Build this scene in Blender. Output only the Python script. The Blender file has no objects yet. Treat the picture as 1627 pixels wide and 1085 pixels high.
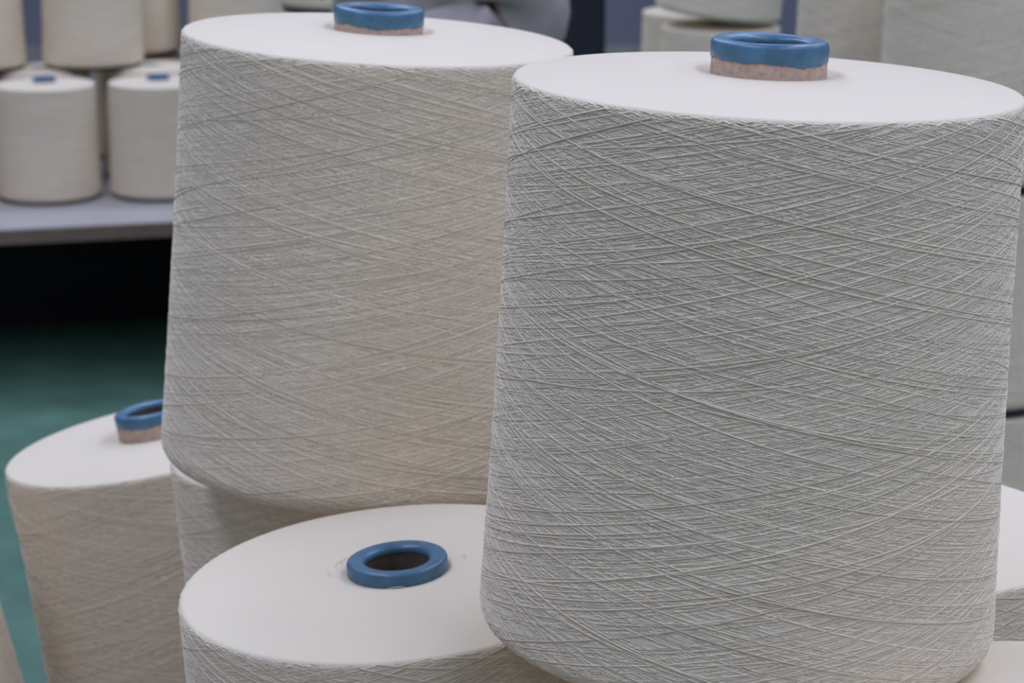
import bpy, bmesh, math, random
import numpy as np
from mathutils import Vector, Matrix

random.seed(7)
rng = np.random.default_rng(11)
S = bpy.context.scene
C = S.collection
CAMZ = 1.25                      # camera height above the green floor

# ------------------------------------------------------------------ camera
cd = bpy.data.cameras.new('camera')
cam = bpy.data.objects.new('camera', cd)
C.objects.link(cam)
S.camera = cam
cd.sensor_width = 36.0
cd.lens = 36.0 * 3803.3 / 1627.0
cam.location = (0, 0, CAMZ)
cam.rotation_euler = (math.radians(90 - 14.281), 0, 0)
cd.clip_start = 0.05
cd.dof.use_dof = True
cd.dof.focus_distance = 0.90
cd.dof.aperture_fstop = 24.0

# ------------------------------------------------------------------ world, lights, exposure
w = bpy.data.worlds.new('world')
S.world = w
w.use_nodes = True
w.node_tree.nodes['Background'].inputs[0].default_value = (0.633, 0.713, 1.0, 1)
w.node_tree.nodes['Background'].inputs[1].default_value = 0.235


def area(name, loc, size, energy, color=(0.633, 0.713, 1.0), target=None):
    ld = bpy.data.lights.new(name, 'AREA')
    ld.shape = 'RECTANGLE'
    ld.size, ld.size_y = size
    ld.energy = energy
    ld.color = color
    o = bpy.data.objects.new(name, ld)
    C.objects.link(o)
    o.location = loc
    if target is not None:
        o.rotation_euler = (Vector(target) - Vector(loc)).to_track_quat('-Z', 'Y').to_euler()
    return o


# rows of ceiling fluorescents running through the hall, plus an added row far right
area('ceiling_lamp_row', (-1.1, 2.0, 3.2), (0.4, 5.6), 58)
area('ceiling_lamp_row', (1.2, 0.7, 3.2), (0.4, 6.0), 56)
area('ceiling_lamp_row', (2.6, 1.0, 3.2), (0.4, 5.0), 26)  # extra row, added to brighten the stacks at the right edge
area('ceiling_lamp_row', (0.0, 5.6, 3.2), (4.5, 0.5), 48)

S.view_settings.view_transform = 'Standard'
S.view_settings.look = 'None'
S.view_settings.exposure = 0.31
S.view_settings.gamma = 1.0
S.view_settings.use_curve_mapping = False


# ------------------------------------------------------------------ materials
def new_mat(name):
    m = bpy.data.materials.new(name)
    m.use_nodes = True
    nt = m.node_tree
    b = nt.nodes['Principled BSDF']
    return m, nt, b


def plain(name, col, rough=0.6, var=0.06, scale=30.0, bump=0.0, bscale=200.0, spec=0.4, metallic=0.0):
    m, nt, b = new_mat(name)
    tc = nt.nodes.new('ShaderNodeTexCoord')
    n = nt.nodes.new('ShaderNodeTexNoise')
    n.inputs['Scale'].default_value = scale
    n.inputs['Detail'].default_value = 5
    nt.links.new(tc.outputs['Object'], n.inputs['Vector'])
    r = nt.nodes.new('ShaderNodeValToRGB')
    r.color_ramp.elements[0].position = 0.3
    r.color_ramp.elements[1].position = 0.7
    r.color_ramp.elements[0].color = tuple(c * (1 - var) for c in col) + (1,)
    r.color_ramp.elements[1].color = tuple(min(1, c * (1 + var)) for c in col) + (1,)
    nt.links.new(n.outputs['Fac'], r.inputs['Fac'])
    nt.links.new(r.outputs['Color'], b.inputs['Base Color'])
    b.inputs['Roughness'].default_value = rough
    b.inputs['Specular IOR Level'].default_value = spec
    b.inputs['Metallic'].default_value = metallic
    if bump > 0:
        n2 = nt.nodes.new('ShaderNodeTexNoise')
        n2.inputs['Scale'].default_value = bscale
        n2.inputs['Detail'].default_value = 4
        nt.links.new(tc.outputs['Object'], n2.inputs['Vector'])
        bp = nt.nodes.new('ShaderNodeBump')
        bp.inputs['Strength'].default_value = bump
        bp.inputs['Distance'].default_value = 0.002
        nt.links.new(n2.outputs['Fac'], bp.inputs['Height'])
        nt.links.new(bp.outputs['Normal'], b.inputs['Normal'])
    return m


YARN = (0.83, 0.715, 0.535)


def yarn_material(name, threads):
    """cream cotton yarn; fuzzy (sheen); fine fibre relief"""
    m, nt, b = new_mat(name)
    L = nt.links
    tc = nt.nodes.new('ShaderNodeTexCoord')
    b.inputs['Roughness'].default_value = 0.95
    b.inputs['Specular IOR Level'].default_value = 0.12
    b.inputs['Sheen Weight'].default_value = 0.45
    b.inputs['Sheen Roughness'].default_value = 0.5
    b.inputs['Sheen Tint'].default_value = (1.0, 0.90, 0.72, 1)
    mix = nt.nodes.new('ShaderNodeMix')
    mix.data_type = 'RGBA'
    if threads:
        g = nt.nodes.new('ShaderNodeNewGeometry')
        L.new(g.outputs['Random Per Island'], mix.inputs['Factor'])
        mix.inputs['A'].default_value = tuple(c * 0.80 for c in YARN) + (1,)
        mix.inputs['B'].default_value = tuple(min(1, c * 1.12) for c in YARN) + (1,)
    else:
        n = nt.nodes.new('ShaderNodeTexNoise')
        n.inputs['Scale'].default_value = 22
        n.inputs['Detail'].default_value = 6
        L.new(tc.outputs['Object'], n.inputs['Vector'])
        L.new(n.outputs['Fac'], mix.inputs['Factor'])
        mix.inputs['A'].default_value = tuple(c * 0.96 for c in YARN) + (1,)
        mix.inputs['B'].default_value = tuple(min(1, c * 1.03) for c in YARN) + (1,)
    L.new(mix.outputs['Result'], b.inputs['Base Color'])
    # fine fibre relief: noise stretched around the package
    sep = nt.nodes.new('ShaderNodeSeparateXYZ')
    L.new(tc.outputs['Object'], sep.inputs[0])
    at = nt.nodes.new('ShaderNodeMath'); at.operation = 'ARCTAN2'
    L.new(sep.outputs['Y'], at.inputs[0]); L.new(sep.outputs['X'], at.inputs[1])
    rad = nt.nodes.new('ShaderNodeVectorMath'); rad.operation = 'LENGTH'
    cxy = nt.nodes.new('ShaderNodeCombineXYZ')
    L.new(sep.outputs['X'], cxy.inputs[0]); L.new(sep.outputs['Y'], cxy.inputs[1])
    L.new(cxy.outputs[0], rad.inputs[0])
    cyl = nt.nodes.new('ShaderNodeCombineXYZ')
    sc1 = nt.nodes.new('ShaderNodeMath'); sc1.operation = 'MULTIPLY'; sc1.inputs[1].default_value = 6.0
    L.new(at.outputs[0], sc1.inputs[0])
    sc2 = nt.nodes.new('ShaderNodeMath'); sc2.operation = 'MULTIPLY'; sc2.inputs[1].default_value = 900.0
    L.new(sep.outputs['Z'], sc2.inputs[0])
    sc3 = nt.nodes.new('ShaderNodeMath'); sc3.operation = 'MULTIPLY'; sc3.inputs[1].default_value = 700.0
    L.new(rad.outputs['Value'], sc3.inputs[0])
    L.new(sc1.outputs[0], cyl.inputs[0]); L.new(sc2.outputs[0], cyl.inputs[1]); L.new(sc3.outputs[0], cyl.inputs[2])
    n2 = nt.nodes.new('ShaderNodeTexNoise')
    n2.inputs['Scale'].default_value = 1.0
    n2.inputs['Detail'].default_value = 3
    L.new(cyl.outputs[0], n2.inputs['Vector'])
    bp = nt.nodes.new('ShaderNodeBump')
    bp.inputs['Strength'].default_value = 0.22
    bp.inputs['Distance'].default_value = 0.0006
    L.new(n2.outputs['Fac'], bp.inputs['Height'])
    L.new(bp.outputs['Normal'], b.inputs['Normal'])
    return m


M = {}
M['yarn'] = yarn_material('cream_yarn', False)
M['thread'] = yarn_material('cream_thread', True)
M['card'] = plain('pink_beige_cardboard', (0.530, 0.390, 0.304), 0.85, 0.18, 420, 0.3, 600)
M['blue'] = plain('blue_paper_tip', (0.066, 0.160, 0.240), 0.33, 0.22, 90, 0.25, 160, spec=0.5)
M['green'] = plain('green_floor_paint', (0.100, 0.204, 0.140), 0.55, 0.18, 9, 0.1, 60)
M['wall'] = plain('blue_grey_wall', (0.250, 0.246, 0.300), 0.8, 0.05, 4)
M['deck'] = plain('lavender_grey_laminate', (0.442, 0.413, 0.380), 0.5, 0.04, 12)
M['edge'] = plain('brown_grey_edge_strip', (0.190, 0.134, 0.098), 0.6, 0.12, 40)
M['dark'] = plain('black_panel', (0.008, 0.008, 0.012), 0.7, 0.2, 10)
M['steel'] = plain('grey_painted_steel', (0.394, 0.382, 0.330), 0.45, 0.06, 20)
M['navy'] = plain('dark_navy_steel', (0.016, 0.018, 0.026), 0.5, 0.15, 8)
M['wood'] = plain('pale_plank_wood', (0.552, 0.369, 0.190), 0.75, 0.2, 25, 0.2, 120)
M['carton'] = plain('brown_carton', (0.473, 0.308, 0.150), 0.85, 0.1, 30)
M['coat'] = plain('grey_work_cloth', (0.380, 0.345, 0.319), 0.9, 0.08, 60, 0.2, 500, spec=0.2)
M['trouser'] = plain('dark_navy_cloth', (0.024, 0.025, 0.035), 0.9, 0.1, 40, spec=0.2)
M['skin'] = plain('skin', (0.684, 0.406, 0.240), 0.55, 0.05, 40)
M['hair'] = plain('black_hair', (0.016, 0.013, 0.010), 0.5, 0.2, 120)
M['shoe'] = plain('black_shoe', (0.020, 0.019, 0.017), 0.5, 0.1, 40)
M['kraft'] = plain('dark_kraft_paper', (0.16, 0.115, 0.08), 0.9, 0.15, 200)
M['white'] = plain('off_white', (0.986, 0.910, 0.720), 0.4, 0.03, 40)


# ------------------------------------------------------------------ helpers
def mesh_obj(name, me, mat, parent=None):
    o = bpy.data.objects.new(name, me)
    C.objects.link(o)
    if mat is not None and not me.materials:
        me.materials.append(mat)
    if parent is not None:
        o.parent = parent
    return o


def tag(o, label=None, cat=None, group=None, kind=None):
    if label: o['label'] = label
    if cat: o['category'] = cat
    if group: o['group'] = group
    if kind: o['kind'] = kind
    return o


def empty(name, loc, rot=(0, 0, 0)):
    o = bpy.data.objects.new(name, None)
    o.empty_display_size = 0.05
    C.objects.link(o)
    o.location = loc
    o.rotation_euler = rot
    return o


def from_np(name, verts, faces, smooth=True):
    """verts (n,3), faces (m,k) with a constant k"""
    me = bpy.data.meshes.new(name)
    verts = np.asarray(verts, np.float32)
    faces = np.asarray(faces, np.int32)
    k = faces.shape[1]
    me.vertices.add(len(verts))
    me.vertices.foreach_set('co', verts.ravel())
    me.loops.add(faces.size)
    me.loops.foreach_set('vertex_index', faces.ravel())
    me.polygons.add(len(faces))
    me.polygons.foreach_set('loop_start', np.arange(0, faces.size, k, dtype=np.int32))
    me.polygons.foreach_set('loop_total', np.full(len(faces), k, np.int32))
    if smooth:
        me.polygons.foreach_set('use_smooth', np.ones(len(faces), bool))
    me.update(calc_edges=True)
    me.validate()
    return me


def ring_faces(nr, ns, closed=False):
    f = []
    for i in range(nr if closed else nr - 1):
        i2 = (i + 1) % nr
        for j in range(ns):
            j2 = (j + 1) % ns
            f.append((i * ns + j, i * ns + j2, i2 * ns + j2, i2 * ns + j))
    return f


def lathe(name, prof, ns=96, jitter=None, closed=False):
    """prof: list of (r, z); jitter(i, theta)->(dr, dz)"""
    v = []
    for i, (r, z) in enumerate(prof):
        for j in range(ns):
            t = 2 * math.pi * j / ns
            dr, dz = jitter(i, t) if jitter else (0, 0)
            v.append(((r + dr) * math.cos(t), (r + dr) * math.sin(t), z + dz))
    return from_np(name, v, ring_faces(len(prof), ns, closed))


def box_mesh(name, size, bevel=0.0, center=(0, 0, 0)):
    bm = bmesh.new()
    bmesh.ops.create_cube(bm, size=1.0)
    bmesh.ops.scale(bm, vec=size, verts=bm.verts)
    if bevel > 0:
        bmesh.ops.bevel(bm, geom=bm.edges[:], offset=bevel, segments=2, affect='EDGES')
    bmesh.ops.translate(bm, vec=center, verts=bm.verts)
    me = bpy.data.meshes.new(name)
    bm.to_mesh(me)
    bm.free()
    return me


def box(name, loc, size, mat, parent=None, bevel=0.0, rotz=0.0):
    o = mesh_obj(name, box_mesh(name, size, bevel), mat, parent)
    o.location = loc
    o.rotation_euler = (0, 0, rotz)
    return o


# ------------------------------------------------------------------ the setting
fl = mesh_obj('floor', box_mesh('floor', (16, 18, 0.1)), M['green'])
fl.location = (0, 4.0, -0.05)
tag(fl, kind='structure')
bw = mesh_obj('wall_back', box_mesh('wall_back', (16, 0.2, 3.6)), M['wall'])
bw.location = (0, 9.0, 1.8)
tag(bw, kind='structure')
bb = box('baseboard_back', (0, 8.885, 0.06), (16, 0.03, 0.12), M['steel'])
tag(bb, kind='structure')

# ------------------------------------------------------------------ the yarn cone, shared meshes
H, RB, RT = 0.2263, 0.1060, 0.1003


def side_r(t):
    return RB + (RT - RB) * t - 0.0010 * 4 * t * (1 - t)


FB, FT = 0.010, 0.0025          # rounding at the foot and at the shoulder


def side_profile(n=40):
    """outline from under the foot, up the side, over the shoulder: list of (r,z,nr,nz)"""
    P = []
    rb = side_r(FB / H)
    for k in range(9):
        a = -math.pi / 2 + (math.pi / 2) * k / 8
        P.append((rb - FB + FB * math.cos(a), FB + FB * math.sin(a), math.cos(a), math.sin(a)))
    for k in range(1, n):
        z = FB + (H - FT - FB) * k / n
        P.append((side_r(z / H), z, 1.0, 0.02))
    rt = side_r(1 - FT / H)
    for k in range(9):
        a = (math.pi / 2) * k / 8
        P.append((rt - FT + FT * math.cos(a), H - FT + FT * math.sin(a), math.cos(a), math.sin(a)))
    return P


PROF = side_profile()


def dome(r):
    # the flat end bulges a little towards the tube
    u = np.clip((PROF[-1][0] - r) / (PROF[-1][0] - 0.030), 0, 1)
    return H + DOME * (1 - (1 - u) ** 2.2)


DOME = 0.0042


def body_mesh():
    prof = [(0.0240, 0.006), (0.030, 0.0025), (0.05, 0.0006)]
    prof += [(p[0], p[1]) for p in PROF]
    r0 = PROF[-1][0]
    for r in (0.088, 0.078, 0.066, 0.054, 0.044, 0.036, 0.031, 0.027, 0.0245, 0.0228):
        prof.append((r, dome(r) - (0.0012 if r < 0.026 else 0)))
    prof += [(0.0215, H - 0.001)]

    def jit(i, t):
        return (0, 0)
    return lathe('yarn_package', prof, 144, jit)


def thread_mesh(name, n, seed):
    """real cross-wound strands: helices running foot to shoulder in both directions"""
    r = np.random.default_rng(seed)
    P = np.array(PROF)
    seg = np.hypot(np.diff(P[:, 0]), np.diff(P[:, 1]))
    s = np.concatenate([[0], np.cumsum(seg)])
    Ltot = s[-1]
    V, F = [], []
    base = 0
    nsd = 4
    sheet = 0.0
    for k in range(n):
        if k % 7 == 0:
            ang0 = math.radians(r.normal(13.5, 2.2))
            sheet = r.uniform(0, 2 * math.pi)
        ang = ang0 + math.radians(r.normal(0, 0.8))
        ang = min(max(ang, math.radians(7.5)), math.radians(22))
        sign = 1 if (k % 2) else -1
        th0 = sheet + r.normal(0, 0.5) if r.random() < 0.45 else r.uniform(0, 2 * math.pi)
        s0 = r.uniform(0.000, 0.006); s1 = Ltot - r.uniform(0.0, 0.0016)
        turns = (s1 - s0) / math.tan(ang) / (2 * math.pi * 0.1)
        m = max(24, int(turns * 60))
        u = np.linspace(0, 1, m)
        # the traverse is not quite even: small slow wobble
        wob = 0.010 * np.sin(2 * math.pi * (u * r.uniform(0.6, 1.8) + r.random()))
        ss = np.clip(s0 + (s1 - s0) * (u + wob * np.sin(math.pi * u)), 0, Ltot)
        rr = np.interp(ss, s, P[:, 0]); zz = np.interp(ss, s, P[:, 1])
        nr = np.interp(ss, s, P[:, 2]); nz = np.interp(ss, s, P[:, 3])
        th = th0 + sign * turns * 2 * math.pi * u
        tr = r.uniform(0.00024, 0.00038) if k < n - 90 else r.uniform(0.00034, 0.00046)
        off = (r.uniform(-0.00026, 0.00000) if k < n - 90 else r.uniform(-0.00010, 0.00012)) + 0.00008 * np.sin(u * r.uniform(10, 40) + r.uniform(0, 6))
        off = off - 0.0009 * np.exp(-((u) / 0.012) ** 2) - 0.0009 * np.exp(-((1 - u) / 0.004) ** 2)
        rc = rr + nr * off; zc = zz + nz * off
        ct, st = np.cos(th), np.sin(th)
        for q in range(nsd):
            a = 2 * math.pi * (q + 0.5) / nsd
            dn, dt = tr * math.cos(a), tr * math.sin(a)
            rad = rc + nr * dn - nz * dt
            V.append(np.stack([rad * ct, rad * st, zc + nz * dn + nr * dt], 1))
        idx = base + np.arange(m)
        for q in range(nsd):
            a0 = idx + q * m; b0 = idx + ((q + 1) % nsd) * m
            F.append(np.stack([a0[:-1], a0[1:], b0[1:], b0[:-1]], 1))
        base += nsd * m
    return from_np(name, np.concatenate(V), np.concatenate(F))


# the paper tube: origin at the level of the yarn's top face
TR = 0.0226


def tube_mesh():
    prof = [(TR + 0.0030, -H + 0.0150), (TR + 0.0010, -H * 0.5), (TR + 0.0003, 0.0), (TR, 0.0090), (TR - 0.0008, 0.0118),
            (TR - 0.004, 0.0120), (0.0155, 0.0098), (0.0170, -0.01), (0.0182, -H * 0.5), (0.0200, -H + 0.0150)]
    return lathe('paper_tube', prof, 64, None, True)


def tip_mesh(seed, drop):
    r = random.Random(seed)
    ph = [r.uniform(0, 6.28) for _ in range(4)]

    def jit(i, t):
        if i == 0:
            return (0, 0.0005 * math.sin(2 * t + ph[0]) + 0.0004 * math.sin(5 * t + ph[1]) + 0.0002 * math.sin(13 * t + ph[2]) + 0.00012 * math.sin(29 * t + ph[3]))
        return (0.00012 * math.sin(3 * t + ph[1]), 0.00018 * math.sin(2 * t + ph[2]))
    prof = [(TR + 0.0005, drop), (TR + 0.0006, 0.0070), (TR + 0.0006, 0.0110), (TR + 0.0002, 0.0121), (TR - 0.0010, 0.0128),
            (TR - 0.0030, 0.0129), (TR - 0.0055, 0.0126), (TR - 0.0070, 0.0120), (TR - 0.0078, 0.0108), (TR - 0.0078, 0.0094)]
    return lathe('blue_tip', prof, 72, jit)


BODY = body_mesh()
THREADS = [thread_mesh('thread_winding', 1100, 3), thread_mesh('thread_winding', 1100, 8)]
TUBE = tube_mesh()
SHADOW_DISC = lathe('contact_shadow_disc', [(0.022, -0.0005), (0.0985, -0.0005), (0.0992, -0.0030), (0.0985, -0.0060), (0.022, -0.0060)], 64, None, True)  # dark disc stands in for the contact shadow below a cone's base
SHADOW_DISC.materials.append(M['navy'])
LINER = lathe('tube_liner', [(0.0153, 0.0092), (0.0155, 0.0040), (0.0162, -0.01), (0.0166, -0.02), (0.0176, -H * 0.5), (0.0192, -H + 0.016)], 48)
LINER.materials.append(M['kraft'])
TIPS = [tip_mesh(1, 0.0050), tip_mesh(2, 0.0046), tip_mesh(3, -0.004)]
BODY.materials.append(M['yarn'])
for t in THREADS: t.materials.append(M['thread'])
TUBE.materials.append(M['card'])
for t in TIPS: t.materials.append(M['blue'])


def axis_matrix(tx, ty, spin):
    a = Vector((math.sin(math.radians(tx)), math.sin(math.radians(ty)), 1.0)).normalized()
    u = (Vector((1, 0, 0)) - a * a.x).normalized()
    v = a.cross(u)
    m = Matrix((u, v, a)).transposed()
    return (m @ Matrix.Rotation(math.radians(spin), 3, 'Z')).to_euler()


def yarn_cone(pos, tx, ty, spin, label, group, variant=0, tip=0, sink=0.0, foot=False):
    """pos: base centre, z measured from the camera's height"""
    root = empty('yarn_cone', (pos[0], pos[1], pos[2] + CAMZ), axis_matrix(tx, ty, spin))
    tag(root, label, 'yarn cone', group)
    mesh_obj('yarn_package', BODY, None, root)
    tag(mesh_obj('thread_winding', THREADS[variant], None, root), kind='stuff')
    if foot:  # lifts the cone onto its contact-shadow disc
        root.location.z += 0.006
        tag(mesh_obj('contact_shadow_disc', SHADOW_DISC, None, root), 'thin dark disc standing in for the contact shadow under the cone')
    tb = mesh_obj('paper_tube', TUBE, None, root)
    tb.location.z = H + DOME - 0.0016 - sink
    tag(tb, 'pinkish cardboard tube')
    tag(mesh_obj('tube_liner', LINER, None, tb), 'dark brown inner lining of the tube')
    tp = mesh_obj('blue_tip', TIPS[tip], None, tb)
    tag(tp, 'blue tip ring of the tube')
    return root


PILE = 'cream yarn cones heaped in the foreground'
cone_A = yarn_cone((0.0919, 0.9345, -0.3596), 2.18, 0.59, 20,
                   'largest cream yarn cone standing nearest, on the right of the pile', PILE, 0, 0, sink=-0.0018)
cone_B = yarn_cone((-0.0829, 1.2442, -0.3816), 3.39, -0.02, 140,
                   'tall cream yarn cone just left of and behind the nearest one', PILE, 1, 1)
cone_B.scale = (1.01, 1.01, 1.01)
cone_C = yarn_cone((-0.0352, 1.0377, -0.5995), -4.24, -0.98, 75,
                   'low yarn cone at the bottom showing its top and the open blue tube hole', PILE, 1, 2, sink=0.0060)
cone_D = yarn_cone((-0.2030, 1.5384, -0.6825), -9.69, 1.14, 200,
                   'leaning yarn cone at lower left against the green floor', PILE, 0, 1, sink=-0.005)
cone_E = yarn_cone((-0.0765, 1.345, -0.6250), -6.0, 0.0, 310,
                   'shaded yarn cone in the dark gap beneath the left tall cone', PILE, 0, 1)
cone_F = yarn_cone((0.172, 1.088, -0.594), 0, 0, 95,
                   'yarn cone whose white top peeks out behind the nearest cone at right edge', PILE, 1, 1)
cone_G = yarn_cone((0.208, 0.842, -0.595), 0, 0, 260,
                   'yarn cone under the nearest cone, white top in the lower right corner', PILE, 0, 2, sink=0.010)
cone_L = yarn_cone((-0.395, 1.40, -0.680), -11.5, 0.0, 33,
                   'yarn cone cut off at the lower left corner of the picture', PILE, 1, 0)


def curl(name, pts, rad, mat, parent, closed=False):
    """a loose strand as a thin tube through the points (parent space)"""
    n = len(pts)
    P = [Vector(p) for p in pts]
    Q = []
    for i in range(n - 1):
        p0, p1, p2, p3 = P[max(i - 1, 0)], P[i], P[i + 1], P[min(i + 2, n - 1)]
        for k in range(8):
            t = k / 8
            Q.append(0.5 * ((2 * p1) + (-p0 + p2) * t + (2 * p0 - 5 * p1 + 4 * p2 - p3) * t * t + (-p0 + 3 * p1 - 3 * p2 + p3) * t ** 3))
    Q.append(P[-1])
    v = []
    for i, q in enumerate(Q):
        d = (Q[min(i + 1, len(Q) - 1)] - Q[max(i - 1, 0)]).normalized()
        a = d.orthogonal().normalized(); b = d.cross(a)
        for j in range(5):
            t = 2 * math.pi * j / 5
            v.append(q + rad * (math.cos(t) * a + math.sin(t) * b))
    return mesh_obj(name, from_np(name, [tuple(x) for x in v], ring_faces(len(Q), 5)), mat, parent)


def polar(r, deg, z):
    return (r * math.cos(math.radians(deg)), r * math.sin(math.radians(deg)), z)


# loose loops of yarn on the outer edge of the leaning cone (its spin is 200 degrees)
for k, (d, z0, z1, out) in enumerate([(-20, H - 0.010, H - 0.030, 0.0050), (-24, H - 0.036, H - 0.052, 0.0042), (-17, H - 0.020, H - 0.044, 0.0035)]):
    curl('loose_loop', [polar(0.1003, d - 5, z0), polar(0.1003 + out * 0.7, d - 2, z0 + 0.003), polar(0.1003 + out, d, (z0 + z1) / 2),
                        polar(0.1003 + out * 0.7, d + 3, z1 - 0.002), polar(0.1005, d + 7, z1)], 0.00028, M['thread'], cone_D)
# ruffled strands around the tube of the low cone
for k in range(9):
    a = random.uniform(0, 360)
    r0 = random.uniform(0.0262, 0.0310)
    sp = random.uniform(14, 40)
    zz = H + DOME - 0.0002
    curl('loose_strand', [polar(r0, a, zz - 0.0006), polar(r0 + random.uniform(-0.001, 0.003), a + sp * 0.35, zz + random.uniform(0.0002, 0.0014)),
                          polar(r0 + random.uniform(-0.001, 0.003), a + sp * 0.7, zz + random.uniform(0.0002, 0.0012)), polar(r0, a + sp, zz - 0.0006)],
         0.00016, M['thread'], cone_C)

# ------------------------------------------------------------------ what carries the pile
TT = -0.701 + CAMZ
tb = empty('work_table', (0, 1.05, 0))
tag(tb, 'low grey steel work table under the heaped yarn cones', 'table')
box('table_top', (0, 0, TT - 0.02), (1.4, 1.2, 0.04), M['deck'], tb, 0.004)
for sx in (-1, 1):
    for sy in (-1, 1):
        box('leg', (sx * 0.64, sy * 0.54, (TT - 0.04) / 2), (0.05, 0.05, TT - 0.04), M['steel'], tb, 0.003)
    box('stretcher', (sx * 0.64, 0, 0.18), (0.03, 1.03, 0.03), M['steel'], tb)

pl = empty('wooden_pallet', (0.06, 0.93, TT))
tag(pl, 'small pale wooden pallet on the table under the yarn cones', 'pallet')
for i in range(5):
    box('deck_board', (-0.02, -0.18 + i * 0.0875, 0.083), (0.52, 0.075, 0.020), M['wood'], pl, 0.002)
for i in range(3):
    box('bearer', (-0.24 + i * 0.22, -0.005, 0.0365), (0.05, 0.425, 0.073), M['wood'], pl, 0.002)
cb = box('cardboard_sheet', (0.192, 0.945, TT + 0.0995), (0.235, 0.41, 0.0125), M['carton'])
tag(cb, 'brown cardboard sheet between pallet and right hand yarn cones', 'cardboard')
ct = box('flat_carton', (-0.062, 1.335, TT + 0.0315), (0.16, 0.16, 0.063), M['carton'], None, 0.003)
tag(ct, 'flat brown carton under the shaded yarn cone', 'carton')
bt = box('wooden_batten', (-0.132, 1.545, TT + 0.0145), (0.012, 0.09, 0.028), M['wood'])
tag(bt, 'pale wooden batten wedged under the leaning yarn cone', 'batten')
bt2 = box('wooden_batten', (-0.312, 1.40, TT + 0.0155), (0.02, 0.14, 0.031), M['wood'])
tag(bt2, 'pale wooden batten wedged under the cut off corner yarn cone', 'batten')


# ------------------------------------------------------------------ racks behind
def rack(loc, rotz, sx, sy, top, label, panel_y=None):
    r = empty('storage_rack', (loc[0], loc[1], 0), (0, 0, rotz))
    tag(r, label, 'rack')
    box('deck', (0, 0, top - 0.014), (sx, sy, 0.028), M['deck'], r)
    box('edge_strip', (0, -sy / 2 - 0.004, top - 0.0145), (sx, 0.008, 0.027), M['edge'], r)
    for ax in (-1, 1):
        for ay in (-1, 1):
            box('leg', (ax * (sx / 2 - 0.04), ay * (sy / 2 - 0.04), (top - 0.028) / 2), (0.05, 0.05, top - 0.028), M['navy'], r)
    if panel_y is not None:  # black sheet at the rear stands in for deep shadow under the deck
        box('shadow_panel', (0, panel_y, (top - 0.028) / 2), (sx - 0.14, 0.02, top - 0.03), M['dark'], r)
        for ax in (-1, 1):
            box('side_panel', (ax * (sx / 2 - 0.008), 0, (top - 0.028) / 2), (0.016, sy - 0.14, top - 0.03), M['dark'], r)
    return r


RK = math.radians(14.2)
b0 = -0.92
b2 = -0.94
# front edge of the left rack runs through (-0.977, 4.478) and (-0.664, 4.557)
ex, ey = math.cos(RK), math.sin(RK)
nx, ny = -ey, ex
fx, fy = -0.977 - 0.35 * ex, 4.478 - 0.35 * ey
rack((fx + nx * 0.68, fy + ny * 0.68), RK, 2.0, 1.36, b0 + CAMZ,
     'long low rack with grey top and dark space beneath, left background', -0.10)
rack((0.13, 4.185), 0, 1.10, 0.47, b2 + CAMZ, 'low rack standing behind the person in grey', None)
rack((0.62, 2.66), 0, 0.72, 0.66, CAMZ - 0.93, 'low rack behind the nearest cone at the right edge', None)

GL = 'yarn cones stacked on the left background rack'
for (x, y, spin, v, lab) in [
    (-1.165, 4.757, 10, 0, 'yarn cone at far left of the front row on the left rack'),
    (-0.944, 4.812, 70, 1, 'yarn cone in front row of the left rack, at the picture edge'),
    (-0.719, 4.846, 120, 0, 'yarn cone in front row of the left rack, beside the tall foreground cone'),
    (-1.215, 4.985, 200, 1, 'rear yarn cone in second row of the left rack, leftmost'),
    (-0.995, 5.035, 250, 0, 'rear yarn cone in second row of the left rack, middle'),
    (-0.768, 5.075, 300, 1, 'rear yarn cone in second row of the left rack, rightmost'),
    (-0.830, 5.315, 340, 0, 'rear yarn cone in third row of the left rack'),
    (-0.598, 5.215, 30, 1, 'rear yarn cone at the rear of the left rack')]:
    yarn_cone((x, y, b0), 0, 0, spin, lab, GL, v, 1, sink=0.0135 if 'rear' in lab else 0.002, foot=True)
for (x, y, spin, v, lab) in [
    (-1.126, 5.010, 15, 1, 'upper tier yarn cone in the top left corner of the picture'),
    (-0.886, 5.058, 65, 0, 'upper tier yarn cone bridging the two front cones of the left rack'),
    (-0.835, 5.275, 115, 1, 'upper tier yarn cone half hidden behind the bridging one on left rack'),
    (-0.598, 5.215, 165, 0, 'pale yarn cone just above the rim of the left tall cone')]:
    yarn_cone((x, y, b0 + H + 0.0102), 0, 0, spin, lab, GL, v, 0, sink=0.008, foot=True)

GM = 'yarn cones stacked on the rack behind the person'
for (x, y, which) in [(0.333, 4.275, 'rear'), (0.352, 4.052, 'front')]:
    for lev, nm in enumerate(['bottom', 'second']):
        yarn_cone((x, y, b2 + lev * (H + 0.0062)), 0, 0, 40 + 90 * lev, nm + ' yarn cone of the ' + which + ' stack behind the blue tip of the nearest cone',
                  GM, lev % 2, 1, sink=0.0135)
yarn_cone((0.346, 4.05, b2 + 2 * H + 0.0265), 7.0, 0, 20, 'tilted topmost yarn cone above the blue tip of the nearest cone', GM, 1, 0)
for lev, lab in enumerate(['bottom yarn cone of the stack beside the person, left of the grey coat',
                           'middle yarn cone of the stack beside the person, left of the grey coat',
                           'top yarn cone of the stack beside the person, left of the grey coat']):
    yarn_cone((-0.302, 4.20, b2 + lev * (H + 0.0105)), 0, 0, 60 + 70 * lev, lab, GM, lev % 2, 1, sink=0.0135, foot=True)

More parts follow.
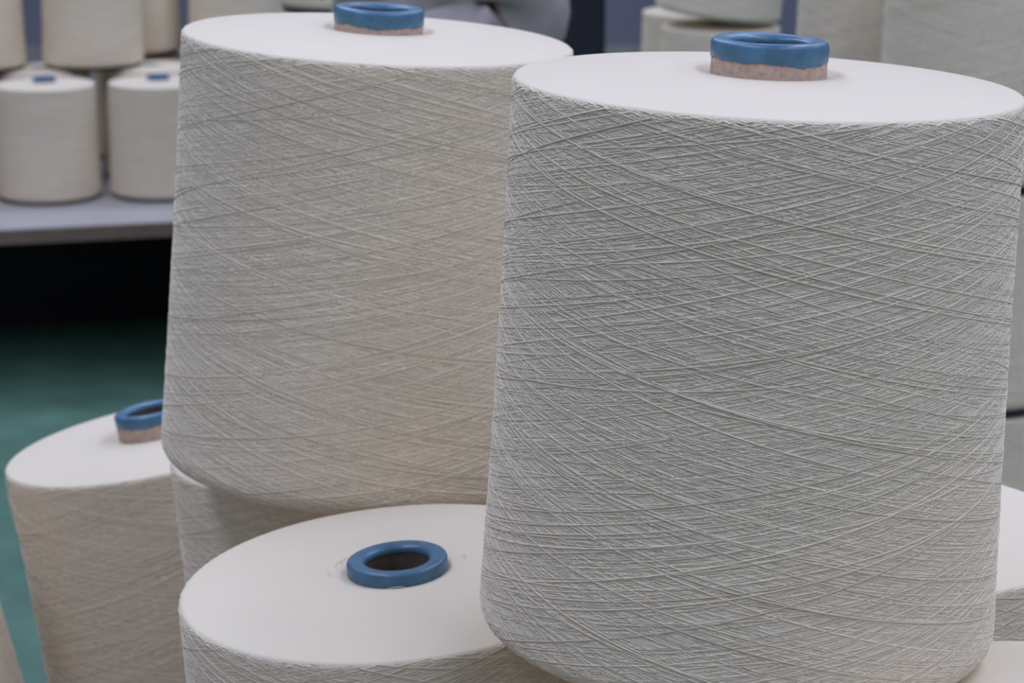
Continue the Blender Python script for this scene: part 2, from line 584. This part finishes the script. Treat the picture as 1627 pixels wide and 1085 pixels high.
GR = 'yarn cones stacked three high on the right background rack'
names = ['bottom', 'middle', 'top']
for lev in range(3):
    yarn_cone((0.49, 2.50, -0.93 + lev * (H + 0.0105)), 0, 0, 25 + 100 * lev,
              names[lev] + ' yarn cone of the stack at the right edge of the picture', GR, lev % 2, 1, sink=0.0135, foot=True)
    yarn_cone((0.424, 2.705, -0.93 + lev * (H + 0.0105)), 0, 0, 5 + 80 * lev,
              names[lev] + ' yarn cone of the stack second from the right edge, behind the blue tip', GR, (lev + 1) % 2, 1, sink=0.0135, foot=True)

# ------------------------------------------------------------------ dark cabinet
kb = empty('steel_cabinet', (0.02, 5.85, 0))
tag(kb, 'dark navy steel cabinet behind the person in grey', 'cabinet')
box('body', (0, 0, 0.92), (0.40, 0.40, 1.76), M['navy'], kb, 0.006)
for s in (-1, 1):
    d = box('door', (s * 0.098, -0.207, 0.94), (0.188, 0.014, 1.66), M['navy'], kb, 0.003)
    box('handle', (-s * 0.07, -0.014, 0.05), (0.014, 0.016, 0.12), M['steel'], d, 0.003)
box('plinth', (0, 0, 0.02), (0.38, 0.38, 0.04), M['dark'], kb)


# ------------------------------------------------------------------ the person
def loft(name, rings, ns=40, fold=None, cap=True):
    """rings: (centre, rx, ry, axis) -> skin through ellipses perpendicular to axis"""
    v = []
    for i, (c, rx, ry, ax) in enumerate(rings):
        ax = Vector(ax).normalized()
        a = Vector((1, 0, 0)) if abs(ax.z) > 0.5 else Vector((0, 0, 1))
        u = (a - ax * a.dot(ax)).normalized(); q = ax.cross(u)
        for j in range(ns):
            t = 2 * math.pi * j / ns
            k = 1 + (fold(i / (len(rings) - 1), t) if fold else 0)
            v.append(tuple(Vector(c) + k * (rx * math.cos(t) * u + ry * math.sin(t) * q)))
    f = ring_faces(len(rings), ns)
    me = bpy.data.meshes.new(name)
    faces = [tuple(x) for x in f]
    if cap:
        faces.append(tuple(range(ns))[::-1])
        faces.append(tuple(range((len(rings) - 1) * ns, len(rings) * ns)))
    me.from_pydata(v, [], faces)
    me.polygons.foreach_set('use_smooth', [True] * len(me.polygons))
    me.update()
    return me


def spline_rings(keys, n):
    """keys: (centre, rx, ry); smooth interpolation with tangents as axes"""
    K = [np.array(list(k[0]) + [k[1], k[2]]) for k in keys]
    out = []
    m = len(K)
    for i in range(n):
        x = i / (n - 1) * (m - 1)
        j = min(int(x), m - 2); t = x - j
        p0, p1, p2, p3 = K[max(j - 1, 0)], K[j], K[j + 1], K[min(j + 2, m - 1)]
        out.append(0.5 * ((2 * p1) + (-p0 + p2) * t + (2 * p0 - 5 * p1 + 4 * p2 - p3) * t * t + (-p0 + 3 * p1 - 3 * p2 + p3) * t ** 3))
    r = []
    for i, o in enumerate(out):
        d = out[min(i + 1, n - 1)][:3] - out[max(i - 1, 0)][:3]
        r.append((tuple(map(float, o[:3])), float(max(o[3], 1e-3)), float(max(o[4], 1e-3)), tuple(map(float, d))))
    return r


def join_meshes(name, parts):
    bm = bmesh.new()
    for p in parts:
        bm.from_mesh(p)
    me = bpy.data.meshes.new(name)
    bm.to_mesh(me); bm.free()
    me.polygons.foreach_set('use_smooth', [True] * len(me.polygons))
    return me


PX, PY = -0.095, 2.72
pr = empty('person', (PX, PY, 0))
pr.scale = (0.88, 0.88, 0.88)
pr.rotation_euler = (0, 0, math.radians(-76))
tag(pr, 'person in a creased grey work coat standing behind the left tall cone', 'person')
# body: one skinned figure (pelvis root), coat and trousers drawn over it
J = {}
verts, edges, rads = [], [], []


def jv(n, p, r, to=None):
    J[n] = len(verts); verts.append(p); rads.append(r)
    if to: edges.append((J[to], J[n]))


jv('pelvis', (0, 0, 0.92), 0.120)
jv('waist', (0, 0.0, 1.06), 0.105, 'pelvis')
jv('chest', (0, -0.01, 1.24), 0.120, 'waist')
jv('neckb', (0, -0.015, 1.41), 0.060, 'chest')
jv('neck', (0, -0.025, 1.465), 0.050, 'neckb')
jv('jaw', (0, -0.045, 1.52), 0.068, 'neck')
jv('skull', (0, -0.035, 1.60), 0.082, 'jaw')
jv('crown', (0, -0.030, 1.655), 0.060, 'skull')
ARM = {1: [(0.160, 0.01, 1.36), (0.175, 0.085, 1.09), (0.13, -0.15, 0.975), (0.115, -0.20, 0.96)],
       -1: [(-0.160, 0.0, 1.36), (-0.185, 0.06, 1.10), (-0.17, -0.12, 0.95), (-0.165, -0.165, 0.93)]}
for s in (1, -1):
    a = ARM[s]
    jv('sh%d' % s, a[0], 0.055, 'chest'); jv('el%d' % s, a[1], 0.040, 'sh%d' % s)
    jv('wr%d' % s, a[2], 0.026, 'el%d' % s); jv('pa%d' % s, a[3], 0.032, 'wr%d' % s)
    dirn = (Vector(a[3]) - Vector(a[2])).normalized()
    side = dirn.cross(Vector((0, 0, 1))).normalized()
    for k in range(4):
        b0_ = Vector(a[3]) + side * (0.027 - 0.018 * k) + dirn * 0.03
        ln = (0.026, 0.031, 0.029, 0.022)[k]
        jv('f%d%da' % (s, k), tuple(b0_), 0.0095, 'pa%d' % s)
        jv('f%d%db' % (s, k), tuple(b0_ + dirn * ln + Vector((0, 0, -0.008))), 0.0085, 'f%d%da' % (s, k))
        jv('f%d%dc' % (s, k), tuple(b0_ + dirn * ln * 1.6 + Vector((0, 0, -0.026))), 0.007, 'f%d%db' % (s, k))
    tb_ = Vector(a[3]) - side * 0.034 * s
    jv('t%da' % s, tuple(tb_), 0.011, 'pa%d' % s)
    jv('t%db' % s, tuple(tb_ - side * 0.014 * s + dirn * 0.030 + Vector((0, 0, -0.010))), 0.009, 't%da' % s)
    jv('hip%d' % s, (s * 0.085, 0, 0.88), 0.085, 'pelvis')
    jv('kn%d' % s, (s * 0.095, -0.01, 0.48), 0.056, 'hip%d' % s)
    jv('an%d' % s, (s * 0.10, 0.02, 0.09), 0.038, 'kn%d' % s)
    jv('to%d' % s, (s * 0.11, -0.12, 0.035), 0.032, 'an%d' % s)
bme = bpy.data.meshes.new('body')
bme.from_pydata(verts, edges, [])
body = mesh_obj('body', bme, M['skin'], pr)
sk = body.modifiers.new('skin', 'SKIN'); sk.use_smooth_shade = True
for i, r in enumerate(rads):
    bme.skin_vertices[0].data[i].radius = (r * 0.84, r * 0.84) if r > 0.036 and verts[i][2] < 1.42 else (r, r)
bme.skin_vertices[0].data[0].use_root = True
ss = body.modifiers.new('sub', 'SUBSURF'); ss.levels = 1; ss.render_levels = 2


def cfold(u, t):
    # creases gathered at the waist, running diagonally
    return 3.6 * (0.030 * math.sin(5 * t + 17 * u + 1.2 * math.sin(9 * u)) + 0.018 * math.sin(9 * t - 23 * u + 0.7)
            + 0.012 * math.sin(14 * t + 31 * u)) * (0.35 + 0.65 * math.sin(math.pi * min(1, u * 1.1)))


def sfold(u, t):
    return 0.17 * math.sin(24 * u + 2 * math.sin(t) + 1.3 * math.sin(2 * t + 3 * u)) * (0.4 + 0.6 * math.sin(math.pi * u)) + 0.03 * math.sin(3 * t + 8 * u)


coat_t = loft('coat_torso', spline_rings([((0, 0.005, 0.74), 0.190, 0.140), ((0, 0.0, 0.92), 0.178, 0.130), ((0, 0, 1.06), 0.158, 0.112),
                                          ((0, -0.005, 1.22), 0.170, 0.130), ((0, -0.01, 1.36), 0.178, 0.108), ((0, -0.015, 1.42), 0.105, 0.085),
                                          ((0, -0.02, 1.455), 0.062, 0.062)], 60), 56, cfold, False)
sl = []
for s in (1, -1):
    a = [Vector(p) for p in ARM[s]]
    sl.append(loft('sleeve', spline_rings([(tuple(a[0] + Vector((-s * 0.05, 0, 0.035))), 0.070, 0.066), (tuple(a[0]), 0.068, 0.068),
                                           (tuple(a[0].lerp(a[1], 0.55)), 0.060, 0.060), (tuple(a[1]), 0.056, 0.058),
                                           (tuple(a[1].lerp(a[2], 0.5)), 0.050, 0.050), (tuple(a[2]), 0.041, 0.041)], 44), 28, sfold, False))
coat = mesh_obj('coat', join_meshes('coat', [coat_t] + sl), M['coat'], pr)
tag(coat, 'creased grey work coat')
col = mesh_obj('collar', loft('collar', spline_rings([((0, -0.018, 1.435), 0.075, 0.072), ((0, -0.02, 1.46), 0.070, 0.068), ((0, -0.022, 1.485), 0.073, 0.070)], 8), 32, None, False), M['coat'], coat)
for i in range(5):
    bu = lathe('button', [(0.0001, 0.004), (0.007, 0.004), (0.009, 0.002), (0.009, 0.0)], 14)
    bo = mesh_obj('button', bu, M['navy'], coat)
    bo.location = (0.0, -0.137 + (0.02 if i == 4 else 0) - (0.012 if i == 0 else 0), 0.86 + i * 0.12)
    bo.rotation_euler = (math.radians(90), 0, 0)
legs = [loft('leg', spline_rings([((s * 0.075, 0.0, 0.95), 0.100, 0.115), ((s * 0.088, 0, 0.75), 0.093, 0.10), ((s * 0.095, -0.005, 0.48), 0.075, 0.078),
                                  ((s * 0.10, 0.015, 0.22), 0.066, 0.070), ((s * 0.10, 0.018, 0.07), 0.066, 0.072)], 30), 28, lambda u, t: 0.02 * math.sin(20 * u + 3 * t), False) for s in (1, -1)]
mesh_obj('trousers', join_meshes('trousers', legs), M['trouser'], pr)
for s in (1, -1):
    mesh_obj('shoe', loft('shoe', spline_rings([((s * 0.10, 0.075, 0.045), 0.030, 0.030), ((s * 0.10, 0.05, 0.05), 0.047, 0.045), ((s * 0.10, -0.03, 0.048), 0.046, 0.044),
                                                ((s * 0.11, -0.11, 0.040), 0.040, 0.046), ((s * 0.11, -0.175, 0.034), 0.030, 0.036), ((s * 0.11, -0.195, 0.032), 0.012, 0.016)], 20), 22), M['shoe'], pr)
hp = lathe('hair', [(0.0001, 0.098), (0.03, 0.095), (0.06, 0.080), (0.082, 0.052), (0.090, 0.015), (0.088, -0.03), (0.078, -0.06)], 36,
           lambda i, t: (0.003 * math.sin(11 * t + i), 0.055 * max(0, math.cos(t + math.pi / 2)) ** 2 * (1 if i > 4 else (0.4 if i > 3 else 0))))
ho = mesh_obj('hair', hp, M['hair'], pr); ho.location = (0, -0.022, 1.605)


def ball(name, loc, sc, mat, parent, seg=16):
    bm = bmesh.new(); bmesh.ops.create_uvsphere(bm, u_segments=seg, v_segments=seg // 2, radius=1.0)
    bmesh.ops.scale(bm, vec=sc, verts=bm.verts)
    me = bpy.data.meshes.new(name); bm.to_mesh(me); bm.free()
    me.polygons.foreach_set('use_smooth', [True] * len(me.polygons))
    o = mesh_obj(name, me, mat, parent); o.location = loc
    return o


ball('nose', (0, -0.122, 1.575), (0.012, 0.016, 0.021), M['skin'], body)
for s in (1, -1):
    e = ball('eye', (s * 0.031, -0.108, 1.597), (0.013, 0.009, 0.008), M['white'], body)
    ball('ear', (s * 0.084, -0.03, 1.585), (0.008, 0.018, 0.028), M['skin'], body)
    ball('eyebrow', (s * 0.031, -0.112, 1.617), (0.018, 0.005, 0.004), M['hair'], body)
ball('mouth', (0, -0.113, 1.532), (0.024, 0.007, 0.006), plain('lip', (0.40, 0.16, 0.14), 0.5), body)
